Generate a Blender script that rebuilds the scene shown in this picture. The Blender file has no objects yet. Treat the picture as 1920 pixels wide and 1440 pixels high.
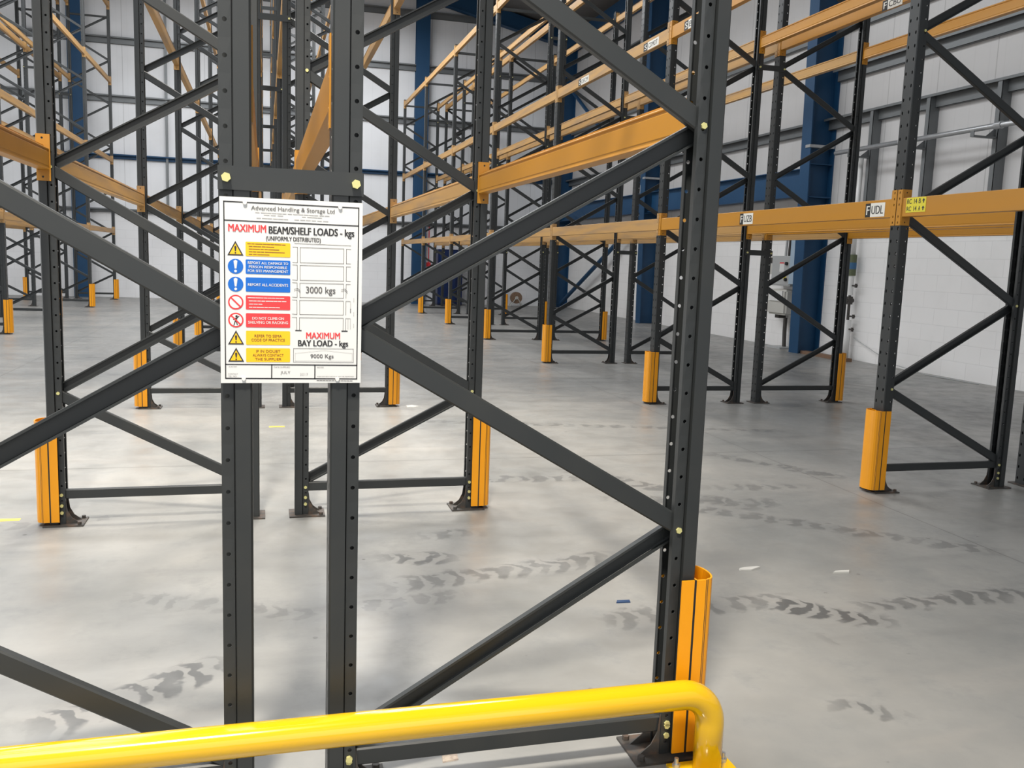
import bpy, bmesh, math, random
from mathutils import Vector, Matrix
C = bpy.context.scene.collection
SC = bpy.context.scene
random.seed(4)
PI = math.pi

# ---------------------------------------------------------------- camera
CAM_H, FPX, YAW, PITCH, ROLL = 1.349, 1684.48, 0.2710, -0.1365, 0.0352
def cam_axes():
    cy, sy = math.cos(YAW), math.sin(YAW)
    f = Vector((sy*math.cos(PITCH), cy*math.cos(PITCH), math.sin(PITCH)))
    r = Vector((cy, -sy, 0)); u = r.cross(f)
    c, s = math.cos(ROLL), math.sin(ROLL)
    return c*r + s*u, -s*r + c*u, f
CR, CU, CF = cam_axes()
cam_d = bpy.data.cameras.new('camera'); cam = bpy.data.objects.new('camera', cam_d); C.objects.link(cam)
cam_d.sensor_width = 36; cam_d.lens = FPX/1920*36; cam_d.clip_start = .05; cam_d.clip_end = 200
cam.matrix_world = Matrix(((CR.x, CU.x, -CF.x, 0), (CR.y, CU.y, -CF.y, 0), (CR.z, CU.z, -CF.z, CAM_H), (0, 0, 0, 1)))
SC.camera = cam
def project(p):
    d = Vector(p) - Vector((0, 0, CAM_H)); z = d.dot(CF)
    if z < .15: return None
    return 960 + FPX*d.dot(CR)/z, 720 - FPX*d.dot(CU)/z
def seen(points, m=60):                     # does any point of a sampled line fall in the frame
    for p in points:
        q = project(p)
        if q and -m < q[0] < 1920+m and -m < q[1] < 1440+m: return True
    return False
def line(a, b, n=40):
    a, b = Vector(a), Vector(b)
    return [a.lerp(b, i/n) for i in range(n+1)]

# ---------------------------------------------------------------- world, lamps, exposure
w = bpy.data.worlds.new('world'); SC.world = w; w.use_nodes = True
w.node_tree.nodes['Background'].inputs[0].default_value = (.85, .92, 1, 1)
w.node_tree.nodes['Background'].inputs[1].default_value = .5
def lamp(name, kind, loc, energy, col, target=None, **kw):
    d = bpy.data.lights.new(name, kind); d.energy = energy; d.color = col
    for k, v in kw.items(): setattr(d, k, v)
    o = bpy.data.objects.new(name, d); C.objects.link(o); o.location = loc
    if target is not None:
        o.rotation_euler = (Vector(target)-Vector(loc)).to_track_quat('-Z', 'Y').to_euler()
    return o
# added area fills, high-bay lamps of the hall and an added patch spot
lamp('overhead_fill', 'AREA', (-3.8, 9.5, 7.9), 1550, (.95, .975, 1), (-3.8, 9.5, 0), shape='RECTANGLE', size=5, size_y=21)  # broad overhead fill, added under a closed roof
lamp('overhead_fill', 'AREA', (2.2, 15.5, 7.7), 780, (.95, .975, 1), (2.2, 15.5, 0), shape='RECTANGLE', size=1.6, size_y=17)  # extra fill added to brighten the right aisle floor
lamp('overhead_fill', 'AREA', (-.5, 20.0, 7.7), 380, (.95, .975, 1), (-.5, 21, 0), shape='RECTANGLE', size=5, size_y=6)  # extra fill added to lift the end wall and far floor
lamp('rear_fill', 'AREA', (-.6, -4.7, 2.9), 115, (1, .985, .96), (-.6, 5, 2.6), shape='RECTANGLE', size=7, size_y=4.6)  # fill added behind the camera for end wall and notice, no doorway modelled
lamp('side_fill', 'AREA', (-14.3, 13, 2.3), 850, (.97, .985, 1), (8, 13, 2.6), shape='RECTANGLE', size=16, size_y=3.6)  # low side fill added to brighten the right wall, no door modelled
lamp('high_bay_and_patch_lamp', 'SPOT', (-.8, -.6, 7.8), 4700, (1, .93, .82), (-1.1, 3.3, 0), spot_size=math.radians(62), spot_blend=.9, shadow_soft_size=.35)
lamp('high_bay_and_patch_lamp', 'SPOT', (2.5, 8.6, 7.8), 1300, (1, .94, .84), (.4, 6.8, 0), spot_size=math.radians(60), spot_blend=.9, shadow_soft_size=.35)
lamp('high_bay_and_patch_lamp', 'SPOT', (.1, 7.4, 8.2), 3000, (1, .92, .79), (.1, 6.9, 0), spot_size=math.radians(48), spot_blend=.9, shadow_soft_size=.7)  # soft spot added for the bright pool on the floor
SC.view_settings.view_transform = 'Standard'; SC.view_settings.look = 'None'
SC.view_settings.gamma = 1; SC.view_settings.use_curve_mapping = False
SC.view_settings.exposure = 0.0

# ---------------------------------------------------------------- materials
def mat(name, col, rough=.5, metal=0, noise=None, bump=0, coat=0):
    m = bpy.data.materials.new(name); m.use_nodes = True
    nt = m.node_tree; b = nt.nodes['Principled BSDF']
    b.inputs['Base Color'].default_value = (*col, 1); b.inputs['Roughness'].default_value = rough
    b.inputs['Metallic'].default_value = metal
    if coat: b.inputs['Coat Weight'].default_value = coat; b.inputs['Coat Roughness'].default_value = .1
    if noise:                                # (scale, second colour, amount, low, high)
        sc, c2, amt, lo, hi = noise
        tc = nt.nodes.new('ShaderNodeTexCoord'); n = nt.nodes.new('ShaderNodeTexNoise')
        mp = nt.nodes.new('ShaderNodeMapping')
        if isinstance(sc, tuple): mp.inputs['Scale'].default_value = sc; n.inputs['Scale'].default_value = 1
        else: n.inputs['Scale'].default_value = sc
        n.inputs['Detail'].default_value = 5
        r = nt.nodes.new('ShaderNodeMapRange'); r.inputs[1].default_value = lo; r.inputs[2].default_value = hi
        r.inputs[4].default_value = amt
        mx = nt.nodes.new('ShaderNodeMix'); mx.data_type = 'RGBA'
        mx.inputs[6].default_value = (*col, 1); mx.inputs[7].default_value = (*c2, 1)
        nt.links.new(tc.outputs['Object'], mp.inputs[0]); nt.links.new(mp.outputs[0], n.inputs['Vector'])
        nt.links.new(n.outputs[0], r.inputs[0]); nt.links.new(r.outputs[0], mx.inputs[0])
        nt.links.new(mx.outputs[2], b.inputs['Base Color'])
        if bump:
            bp = nt.nodes.new('ShaderNodeBump'); bp.inputs['Strength'].default_value = bump
            bp.inputs['Distance'].default_value = .005
            nt.links.new(n.outputs[0], bp.inputs['Height']); nt.links.new(bp.outputs[0], b.inputs['Normal'])
    return m
M = {}
M['steel'] = mat('charcoal_paint', (.025, .028, .029), .42, 0, (6, (.036, .037, .035), .6, .45, .75))
M['plate'] = mat('scuffed_base_steel', (.05, .045, .04), .55, 0, (25, (.13, .075, .045), .7, .5, .7))
M['zinc'] = mat('zinc_bolt', (.66, .62, .27), .4, .3)
M['bluezinc'] = mat('grey_zinc_bolt', (.5, .52, .53), .35, .8)
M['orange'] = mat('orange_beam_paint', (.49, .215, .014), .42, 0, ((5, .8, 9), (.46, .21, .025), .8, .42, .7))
M['paler'] = mat('paler_orange_beam_paint', (.47, .265, .085), .55, 0, ((7, 1.4, 16), (.33, .205, .1), .9, .42, .66))  # paler, browner orange used on all but the nearest bays
M['rust'] = mat('orange_rust', (.22, .075, .03), .8, 0, (60, (.1, .05, .03), .8, .4, .6))
M['prot'] = mat('orange_yellow_plastic', (.86, .34, .003), .38, 0, (9, (.80, .31, .004), .5, .4, .7))
M['black'] = mat('black_line', (.012, .012, .012), .5)
M['yellow'] = mat('gloss_yellow_paint', (.71, .415, .006), .12, coat=.6)
M['blue'] = mat('blue_steel_paint', (.004, .05, .128), .55, 0, (3, (.006, .058, .14), .6, .4, .7))
M['rail'] = mat('galvanised_rail', (.17, .18, .185), .45, .35)
M['galv'] = mat('galvanised_pipe', (.5, .51, .52), .35, .6, (12, (.38, .39, .4), .6, .4, .7))
M['white'] = mat('white_board', (.72, .72, .705), .35)
M['red'] = mat('sign_red', (.80, .045, .05), .4)
M['sblue'] = mat('sign_blue', (.0, .13, .55), .4)
M['samber'] = mat('sign_amber', (.93, .52, .01), .4)
M['ink'] = mat('printed_black', (.025, .024, .026), .5)
M['grey_ink'] = mat('printed_pale_grey', (.45, .44, .43), .5)
M['mid_ink'] = mat('printed_mid_grey', (.12, .115, .115), .5)
M['brown_ink'] = mat('printed_brown', (.26, .12, .02), .5)
M['label_white'] = mat('label_white', (.75, .73, .66), .45)
M['label_yellow'] = mat('label_yellow', (.72, .62, .04), .45)
M['cabinet'] = mat('grey_cabinet', (.42, .43, .43), .45)
M['cabinet_pale'] = mat('cream_plastic', (.55, .54, .5), .45)
M['paleblue'] = mat('pale_blue_panel', (.35, .45, .55), .45)
M['machine'] = mat('deep_blue_panel', (.004, .016, .08), .35)
M['brown'] = mat('brown_hose', (.2, .12, .075), .7, 0, (30, (.3, .2, .13), .7, .4, .6))
M['timber'] = mat('brown_timber', (.2, .12, .075), .7)
M['green'] = mat('green_sleeve', (.1, .12, .06), .6)
M['sleeve_blue'] = mat('blue_sleeve', (.03, .12, .25), .5)
M['iron'] = mat('dark_iron', (.06, .055, .05), .5, .3)
M['paper'] = mat('paper_scrap', (.5, .49, .46), .7)
M['scrap_blue'] = mat('blue_scrap', (.015, .045, .12), .5)
M['grit'] = mat('pale_grit', (.38, .32, .26), .8, 0, (70, (.25, .2, .17), .8, .45, .6))
M['tape'] = mat('yellow_tape', (.75, .62, .08), .5)

def node(nt, t, **kw):
    n = nt.nodes.new(t)
    for k, v in kw.items(): setattr(n, k, v)
    return n
def mth(nt, op, a, b=None, clamp=False):
    n = nt.nodes.new('ShaderNodeMath'); n.operation = op; n.use_clamp = clamp
    for i, x in enumerate((a, b)):
        if x is None: continue
        if isinstance(x, (int, float)): n.inputs[i].default_value = x
        else: nt.links.new(x, n.inputs[i])
    return n.outputs[0]
def sstep(nt, x, lo, hi, a=0., b=1.):
    n = nt.nodes.new('ShaderNodeMapRange'); n.interpolation_type = 'SMOOTHSTEP'
    nt.links.new(x, n.inputs[0])
    for i, v in zip((1, 2, 3, 4), (lo, hi, a, b)): n.inputs[i].default_value = v
    return n.outputs[0]
def floor_material():
    m = bpy.data.materials.new('sealed_concrete'); m.use_nodes = True; nt = m.node_tree; L = nt.links
    b = nt.nodes['Principled BSDF']
    geo = node(nt, 'ShaderNodeNewGeometry'); sep = node(nt, 'ShaderNodeSeparateXYZ'); L.new(geo.outputs['Position'], sep.inputs[0])
    X, Y = sep.outputs[0], sep.outputs[1]
    def noise(scale, detail=5, rough=.6, mapping=None):
        n = node(nt, 'ShaderNodeTexNoise'); n.inputs['Scale'].default_value = scale
        n.inputs['Detail'].default_value = detail; n.inputs['Roughness'].default_value = rough
        if mapping:
            mp = node(nt, 'ShaderNodeMapping'); mp.inputs['Scale'].default_value = mapping
            L.new(geo.outputs['Position'], mp.inputs[0]); L.new(mp.outputs[0], n.inputs['Vector'])
        else: L.new(geo.outputs['Position'], n.inputs['Vector'])
        return n.outputs[0]
    n1 = noise(.9, 6, .62); n2 = noise(5, 5, .65); n3 = noise(1, 4, .6, (.7, 3.2, 1)); n4 = noise(26, 2, .5)
    ramp = node(nt, 'ShaderNodeValToRGB'); cr = ramp.color_ramp
    cr.elements[0].position = .33; cr.elements[0].color = (.205, .207, .201, 1)
    cr.elements[1].position = .68; cr.elements[1].color = (.315, .304, .283, 1)
    L.new(n1, ramp.inputs[0]); col = ramp.outputs[0]
    def mixc(c, fac, c2):
        mx = node(nt, 'ShaderNodeMix', data_type='RGBA'); L.new(fac, mx.inputs[0]); L.new(c, mx.inputs[6])
        mx.inputs[7].default_value = (*c2, 1); return mx.outputs[2]
    col = mixc(col, sstep(nt, n2, .52, .75, 0, .4), (.165, .172, .17))
    col = mixc(col, sstep(nt, n3, .54, .74, 0, .5), (.155, .155, .15))
    col = mixc(col, sstep(nt, n3, .40, .26, 0, .45), (.315, .295, .27))
    # dusty tyre tread marks: start, end, width, strength, tread pitch
    tracks = [((.50, 3.55), (1.55, 3.75), .17, .7, .10), ((1.25, 3.05), (2.1, 3.15), .14, .55, .1), ((1.95, 3.12), (2.35, 2.82), .15, .95, .085),
              ((2.35, 3.0), (3.3, 3.0), .13, .7, .1), ((-.62, 2.62), (-.12, 2.95), .16, .9, .1), ((1.2, 7.3), (4.2, 6.6), .12, .5, .13),
              ((1.9, 5.5), (2.7, 4.4), .16, .55, .12), ((1.2, 5.3), (2.2, 5.2), .14, .6, .12), ((1.9, 4.75), (2.9, 4.5), .16, .6, .11),
              ((2.3, 4.5), (3.5, 3.5), .14, .55, .12), ((.52, 3.92), (.82, 3.86), .15, .95, .1), ((.75, 4.2), (1.0, 4.22), .12, .85, .1), ((2.6, 4.9), (3.3, 4.85), .12, .45, .12), ((-1.5, 4.6), (-.7, 4.75), .12, .4, .12),
              ((.3, 3.35), (.75, 3.42), .1, .5, .1), ((3.0, 6.0), (3.7, 5.0), .14, .55, .13), ((1.72, 2.28), (1.9, 2.2), .07, .7, .08), ((2.0, 2.75), (2.2, 2.7), .1, .6, .3), ((-.5, 3.6), (.2, 3.3), .12, .4, .1)]
    wob = noise(7, 3, .6)
    total = None
    for (a, c, wd, st, pitch) in tracks:
        ln = math.hypot(c[0]-a[0], c[1]-a[1]); ux, uy = (c[0]-a[0])/ln, (c[1]-a[1])/ln
        dx = mth(nt, 'SUBTRACT', X, a[0]); dy = mth(nt, 'SUBTRACT', Y, a[1])
        s = mth(nt, 'ADD', mth(nt, 'MULTIPLY', dx, ux), mth(nt, 'MULTIPLY', dy, uy))
        t = mth(nt, 'ADD', mth(nt, 'MULTIPLY', dx, -uy), mth(nt, 'MULTIPLY', dy, ux))
        t = mth(nt, 'ADD', t, mth(nt, 'MULTIPLY', mth(nt, 'SUBTRACT', wob, .5), .2))
        at = mth(nt, 'ABSOLUTE', t)
        across = sstep(nt, at, wd*.35, wd*.62, 1, 0)
        along = mth(nt, 'MULTIPLY', sstep(nt, s, -.1, .12), sstep(nt, s, ln-.12, ln+.1, 1, 0))
        # curved lugs: phase follows the square of the distance across the tread
        ph = mth(nt, 'ADD', mth(nt, 'DIVIDE', s, pitch), mth(nt, 'MULTIPLY', mth(nt, 'MULTIPLY', t, t), 60/pitch*.1))
        ph = mth(nt, 'ADD', ph, mth(nt, 'MULTIPLY', wob, 2.4))
        lug = sstep(nt, mth(nt, 'SINE', mth(nt, 'MULTIPLY', ph, 2*PI)), -.55, .3, .12, 1)
        v = mth(nt, 'MULTIPLY', mth(nt, 'MULTIPLY', across, along), mth(nt, 'MULTIPLY', lug, st))
        total = v if total is None else mth(nt, 'MAXIMUM', total, v)
    patch = sstep(nt, noise(3.2, 3, .6), .30, .55, .45, 1)
    total = mth(nt, 'MULTIPLY', total, patch)
    col = mixc(col, total, (.085, .086, .085))
    # specks and grit
    vo = node(nt, 'ShaderNodeTexVoronoi'); vo.inputs['Scale'].default_value = 5; L.new(geo.outputs['Position'], vo.inputs['Vector'])
    spk = mth(nt, 'MULTIPLY', sstep(nt, vo.outputs['Distance'], .035, .06, 1, 0), sstep(nt, n2, .5, .6))
    col = mixc(col, mth(nt, 'MULTIPLY', spk, .7), (.07, .065, .06))
    # saw-cut joints
    def joint(coord, period, offset, width):
        f = mth(nt, 'ABSOLUTE', mth(nt, 'SUBTRACT', mth(nt, 'FRACT', mth(nt, 'DIVIDE', mth(nt, 'ADD', coord, offset), period)), .5))
        return sstep(nt, f, width/period*.5, width/period, 1, 0)
    j = mth(nt, 'MAXIMUM', joint(Y, 6.0, -2.85, .008), joint(X, 6.1, -.45, .006))
    col = mixc(col, mth(nt, 'MULTIPLY', j, .55), (.08, .075, .07))
    L.new(col, b.inputs['Base Color'])
    L.new(sstep(nt, n2, .3, .75, .30, .5), b.inputs['Roughness'])
    b.inputs['Specular IOR Level'].default_value = .5
    bp = node(nt, 'ShaderNodeBump'); bp.inputs['Strength'].default_value = .06; bp.inputs['Distance'].default_value = .01
    L.new(n2, bp.inputs['Height']); L.new(bp.outputs[0], b.inputs['Normal'])
    return m
M['floor'] = floor_material()
def wall_material(name, low, high, zsplit, along):
    """painted blockwork below zsplit, white lining panels above; along = 0 (x) or 1 (y) runs along the wall"""
    m = bpy.data.materials.new(name); m.use_nodes = True; nt = m.node_tree; L = nt.links
    b = nt.nodes['Principled BSDF']; b.inputs['Roughness'].default_value = .55
    geo = node(nt, 'ShaderNodeNewGeometry'); sep = node(nt, 'ShaderNodeSeparateXYZ'); L.new(geo.outputs['Position'], sep.inputs[0])
    A, Z = sep.outputs[along], sep.outputs[2]
    cmb = node(nt, 'ShaderNodeCombineXYZ'); L.new(A, cmb.inputs[0]); L.new(Z, cmb.inputs[1])
    br = node(nt, 'ShaderNodeTexBrick'); L.new(cmb.outputs[0], br.inputs['Vector']); br.inputs['Scale'].default_value = 1
    br.inputs['Brick Width'].default_value = .45; br.inputs['Row Height'].default_value = .225; br.inputs['Mortar Size'].default_value = .006
    br.inputs['Mortar Smooth'].default_value = .4
    br.inputs['Color1'].default_value = (*low, 1); br.inputs['Color2'].default_value = (*[c*.975 for c in low], 1)
    br.inputs['Mortar'].default_value = (*[c*.9 for c in low], 1)
    n = node(nt, 'ShaderNodeTexNoise'); n.inputs['Scale'].default_value = 1.3; n.inputs['Detail'].default_value = 5; L.new(geo.outputs['Position'], n.inputs['Vector'])
    f = mth(nt, 'ABSOLUTE', mth(nt, 'SUBTRACT', mth(nt, 'FRACT', mth(nt, 'DIVIDE', A, 1.02)), .5))
    seam = sstep(nt, f, .004, .012, .55, 0)
    f2 = mth(nt, 'FRACT', mth(nt, 'DIVIDE', A, .255)); rib = sstep(nt, mth(nt, 'ABSOLUTE', mth(nt, 'SUBTRACT', f2, .5)), .0, .06, .08, 0)
    pan = node(nt, 'ShaderNodeMix', data_type='RGBA'); L.new(mth(nt, 'MAXIMUM', seam, rib), pan.inputs[0])
    pan.inputs[6].default_value = (*high, 1); pan.inputs[7].default_value = (*[c*.5 for c in high], 1)
    sp = mth(nt, 'GREATER_THAN', Z, zsplit)
    mx = node(nt, 'ShaderNodeMix', data_type='RGBA'); L.new(sp, mx.inputs[0]); L.new(br.outputs['Color'], mx.inputs[6]); L.new(pan.outputs[2], mx.inputs[7])
    st = node(nt, 'ShaderNodeMix', data_type='RGBA'); st.blend_type = 'MULTIPLY'; L.new(sstep(nt, n.outputs[0], .45, .75, 0, .35), st.inputs[0])
    L.new(mx.outputs[2], st.inputs[6]); st.inputs[7].default_value = (.82, .82, .81, 1)
    L.new(st.outputs[2], b.inputs['Base Color'])
    bp = node(nt, 'ShaderNodeBump'); bp.inputs['Strength'].default_value = .25; bp.inputs['Distance'].default_value = .01
    L.new(mth(nt, 'MULTIPLY', br.outputs['Fac'], mth(nt, 'SUBTRACT', 1, sp)), bp.inputs['Height']); bp.invert = True
    L.new(bp.outputs[0], b.inputs['Normal'])
    return m
M['wall_end'] = wall_material('end_wall_finish', (.82, .82, .83), (.76, .77, .79), 2.28, 0)
M['wall_right'] = wall_material('right_wall_finish', (.88, .87, .86), (.58, .57, .565), 2.02, 1)
M['roof'] = mat('roof_liner', (.16, .155, .15), .7)

# ---------------------------------------------------------------- mesh helpers
def obj(name, bm, m, parent=None, loc=None):
    me = bpy.data.meshes.new(name)
    bmesh.ops.recalc_face_normals(bm, faces=bm.faces)
    bm.to_mesh(me); bm.free()
    return link(name, me, m, parent, loc)
def link(name, me, m, parent=None, loc=None):
    o = bpy.data.objects.new(name, me); C.objects.link(o)
    if m is not None:
        for x in (m if isinstance(m, (list, tuple)) else [m]):
            if len(me.materials) < (len(m) if isinstance(m, (list, tuple)) else 1): me.materials.append(x)
    if parent is not None: o.parent = parent
    if loc is not None: o.location = loc
    return o
def thing(name, label, cat, loc=(0, 0, 0), group=None, rotz=0):
    o = bpy.data.objects.new(name, None); C.objects.link(o); o.location = loc; o.empty_display_size = .1
    o.rotation_euler = (0, 0, rotz)
    return tag(o, label, cat, group)
def tag(o, label, cat, group=None):
    o['label'] = label; o['category'] = cat
    if group: o['group'] = group
    return o
def structure(o): o['kind'] = 'structure'; return o
def dup(o, parent=None):
    c = o.copy(); C.objects.link(c)
    if parent is not None: c.parent = parent
    for ch in o.children: dup(ch, c)
    return c
def box(bm, x0, x1, y0, y1, z0, z1):
    v = [bm.verts.new((x, y, z)) for x in (x0, x1) for y in (y0, y1) for z in (z0, z1)]
    for f in ((0, 1, 3, 2), (4, 6, 7, 5), (0, 4, 5, 1), (2, 3, 7, 6), (0, 2, 6, 4), (1, 5, 7, 3)): bm.faces.new([v[i] for i in f])
    return v
def boxes(*bs):
    bm = bmesh.new()
    for b in bs: box(bm, *b)
    return bm
def prism(bm, poly, axis, a, b):
    """extrude a closed 2D polygon along an axis; poly gives the other two coordinates in xyz order"""
    def pt(p, t):
        return {0: (t, p[0], p[1]), 1: (p[0], t, p[1]), 2: (p[0], p[1], t)}[axis]
    va = [bm.verts.new(pt(p, a)) for p in poly]; vb = [bm.verts.new(pt(p, b)) for p in poly]; n = len(poly)
    fs = [bm.faces.new(va), bm.faces.new(vb[::-1])]
    for i in range(n): fs.append(bm.faces.new((va[i], vb[i], vb[(i+1) % n], va[(i+1) % n])))
    return fs
def cyl(bm, a, b, r, seg=16, r2=None):
    a, b = Vector(a), Vector(b); d = (b-a).normalized(); r2 = r if r2 is None else r2
    u = d.orthogonal().normalized(); v = d.cross(u)
    ring = lambda c, rr: [bm.verts.new(c+rr*(math.cos(2*PI*i/seg)*u+math.sin(2*PI*i/seg)*v)) for i in range(seg)]
    A, B = ring(a, r), ring(b, r2)
    bm.faces.new(A[::-1]); bm.faces.new(B)
    for i in range(seg): bm.faces.new((A[i], A[(i+1) % seg], B[(i+1) % seg], B[i]))
def tube(bm, pts, r, seg=24):
    pts = [Vector(p) for p in pts]; rings = []; u = None
    for i, p in enumerate(pts):
        d = (pts[min(i+1, len(pts)-1)]-pts[max(i-1, 0)]).normalized()
        u = d.orthogonal().normalized() if u is None else (u-d*u.dot(d)).normalized()
        v = d.cross(u)
        rings.append([bm.verts.new(p+r*(math.cos(2*PI*k/seg)*u+math.sin(2*PI*k/seg)*v)) for k in range(seg)])
    bm.faces.new(rings[0][::-1]); bm.faces.new(rings[-1])
    for A, B in zip(rings, rings[1:]):
        for k in range(seg): bm.faces.new((A[k], A[(k+1) % seg], B[(k+1) % seg], B[k]))
def smooth(o):
    for p in o.data.polygons: p.use_smooth = True
    return o
def baked(o):
    """apply the modifiers of o to its own mesh"""
    dg = bpy.context.evaluated_depsgraph_get(); dg.update()
    me = bpy.data.meshes.new_from_object(o.evaluated_get(dg)); me.name = o.name
    o.modifiers.clear(); old = o.data; o.data = me; bpy.data.meshes.remove(old)
    return o
def solid(o, t, offset=0):
    md = o.modifiers.new('s', 'SOLIDIFY'); md.thickness = t; md.offset = offset
    return baked(o)
def holed_cell(bm, P, u0, u1, v0, v1, hu, hv, ru, rv, cache):
    """rectangle of a sheet with an octagonal hole; P maps (u, v) to space"""
    def V(u, v):
        k = tuple(round(c, 5) for c in P(u, v))
        if k not in cache: cache[k] = bm.verts.new(k)
        return cache[k]
    c = [V(u0, v0), V(u1, v0), V(u1, v1), V(u0, v1)]
    if ru == 0: bm.faces.new(c); return
    h = [V(hu+ru*math.cos(PI/4*k+PI/8), hv+rv*math.sin(PI/4*k+PI/8)) for k in range(8)]
    # ring 0..7 counter-clockwise from 22 degrees; corners at 225, 315, 45, 135 degrees
    q = {0: (4, 5), 1: (6, 7), 2: (0, 1), 3: (2, 3)}
    for i in range(4):
        a, b2 = q[i]; bm.faces.new((c[i], h[b2], h[a]))
        bm.faces.new((c[i], c[(i+1) % 4], h[q[(i+1) % 4][0]], h[b2]))

# ---------------------------------------------------------------- racking: parts
PITCH_Z = .075
PROFILE = [(-.065, .020), (-.065, .035), (-.0405, .035), (-.0395, .028), (-.0345, .028), (-.0335, .045), (-.003, .045), (0, .042), (0, .012), (0, -.012), (0, -.042), (-.003, -.045), (-.0335, -.045), (-.0345, -.028), (-.0395, -.028), (-.0405, -.035), (-.065, -.035), (-.065, -.020)]
HOLED = {1: (.0052, .0052), 15: (.0052, .0052), 7: (.006, .011), 9: (.006, .011)}
def post_mesh(n):
    bm = bmesh.new(); cache = {}
    for j in range(n):
        for i in range(len(PROFILE)-1):
            a, b = Vector((*PROFILE[i], 0)), Vector((*PROFILE[i+1], 0)); ln = (b-a).length
            P = lambda u, v: (*(a.lerp(b, u/ln))[:2], v)
            ru, rv = HOLED.get(i, (0, 0))
            holed_cell(bm, P, 0, ln, j*PITCH_Z, (j+1)*PITCH_Z, ln/2, (j+.5)*PITCH_Z, ru, rv, cache)
    o = obj('upright_post', bm, M['steel']); solid(o, .0024, 1)
    me = o.data; bpy.data.objects.remove(o); return me
POST = {74: post_mesh(74), 100: post_mesh(100)}
def base_plate_mesh():
    bm = bmesh.new(); box(bm, -.15, .03, -.075, .075, 0, .007)
    for s in (-1, 1):
        prof = [(-.045, .007), (-.045, .12), (-.068, .12), (-.074, .07), (-.092, .035), (-.128, .007)]
        prism(bm, prof, 1, s*.028, s*.032)
    for x, y in ((-.13, .055), (-.13, -.055)): cyl(bm, (x, y, .007), (x, y, .02), .010, 6)
    o = obj('base_plate', bm, M['plate']); me = o.data; bpy.data.objects.remove(o); return me
BASE = base_plate_mesh()
def channel_mesh(name, xa, za, xb, zb, y0, y1, web_front, wd=.052):
    """braced channel from (xa,za) to (xb,zb); web at y0 (front) or at y1"""
    bm = bmesh.new(); d = Vector((xb-xa, 0, zb-za)); ln = d.length; d.normalize(); n = Vector((-d.z, 0, d.x))
    t = .0028; h = wd/2; r = .004
    sec = [(-h, y1), (-h, y0+r), (-h+r, y0), (h-r, y0), (h, y0+r), (h, y1), (h-.006, y1), (h-.006, y1-t), (h-t, y1-t), (h-t, y0+t+r), (h-t-r, y0+t), (-h+t+r, y0+t), (-h+t, y0+t+r), (-h+t, y1-t), (-h+.006, y1-t), (-h+.006, y1)]
    if not web_front: sec = [(p, y0+y1-y) for p, y in sec]
    A = [bm.verts.new(Vector((xa, 0, za))-d*.03+n*p+Vector((0, y, 0))) for p, y in sec]
    B = [bm.verts.new(Vector((xb, 0, zb))+d*.03+n*p+Vector((0, y, 0))) for p, y in sec]
    k = len(sec); bm.faces.new(A); bm.faces.new(B[::-1])
    for i in range(k): bm.faces.new((A[i], B[i], B[(i+1) % k], A[(i+1) % k]))
    return bm
BOLTS = {}
def bolt(parent, x, y, z, m='zinc', r=.0085, name='bolt', axis=1):
    key = (m, r, axis)
    if key not in BOLTS:
        bm = bmesh.new()
        if axis == 1: cyl(bm, (0, .010, 0), (0, -.007, 0), r, 6)
        else: cyl(bm, (0, 0, -.002), (0, 0, .014), r, 6)
        o = obj(name, bm, M[m], parent, (x, y, z)); BOLTS[key] = o.data; return o
    return link(name, BOLTS[key], None, parent, (x, y, z))
FRAME_D = .97
def make_frame(name, d, ncell, rail_z, node0, tops, bolts):
    """upright frame; local x=0 is the outer (aisle) web face, the frame lies towards -d; d=+1 aisle at +x"""
    root = thing(name, '', 'rack frame')
    W = FRAME_D
    for k, (x, rot) in enumerate(((0, 0 if d > 0 else PI), (-d*W, PI if d > 0 else 0))):
        p = link('upright_post', POST[ncell], None, root, (x, 0, .007)); p.rotation_euler = (0, 0, rot)
        link('base_plate', BASE, None, p, (0, 0, -.007))
        if bolts:
            for z in (.055, .09):
                bolt(p, -.051, -.0355 if rot == 0 else .0355, z)
    xo, xi = -d*.051, -d*(W-.051)          # bolt lines on the flanges
    top = ncell*PITCH_Z
    obj('horizontal_brace', channel_mesh('', xi, rail_z, xo, rail_z, -.024, -.002, True, .046), M['steel'], root)
    for z in tops: obj('horizontal_brace', channel_mesh('', xi, z, xo, z, -.024, -.002, True, .046), M['steel'], root)
    if bolts: bolt(root, xi, -.0355, rail_z); bolt(root, xo, -.0355, rail_z)
    z0, k = rail_z+.03, 0; x0, x1 = xi, xo
    z1 = node0
    while z1 < top-.12:
        front = (k % 2 == (1 if d > 0 else 0))
        y = (-.0245, -.0015) if front else (.0015, .0245)
        obj('diagonal_brace', channel_mesh('', x0, z0 + (.012 if k else 0), x1, z1-.012, *y, front, .05), M['steel'], root)
        if bolts: bolt(root, x1, -.0355, z1)
        z0 = z1; x0, x1 = x1, x0; z1 = z0+.527; k += 1
    return root
def set_label(o, label, group=None):
    o['label'] = label
    if group: o['group'] = group
    return o

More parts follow.
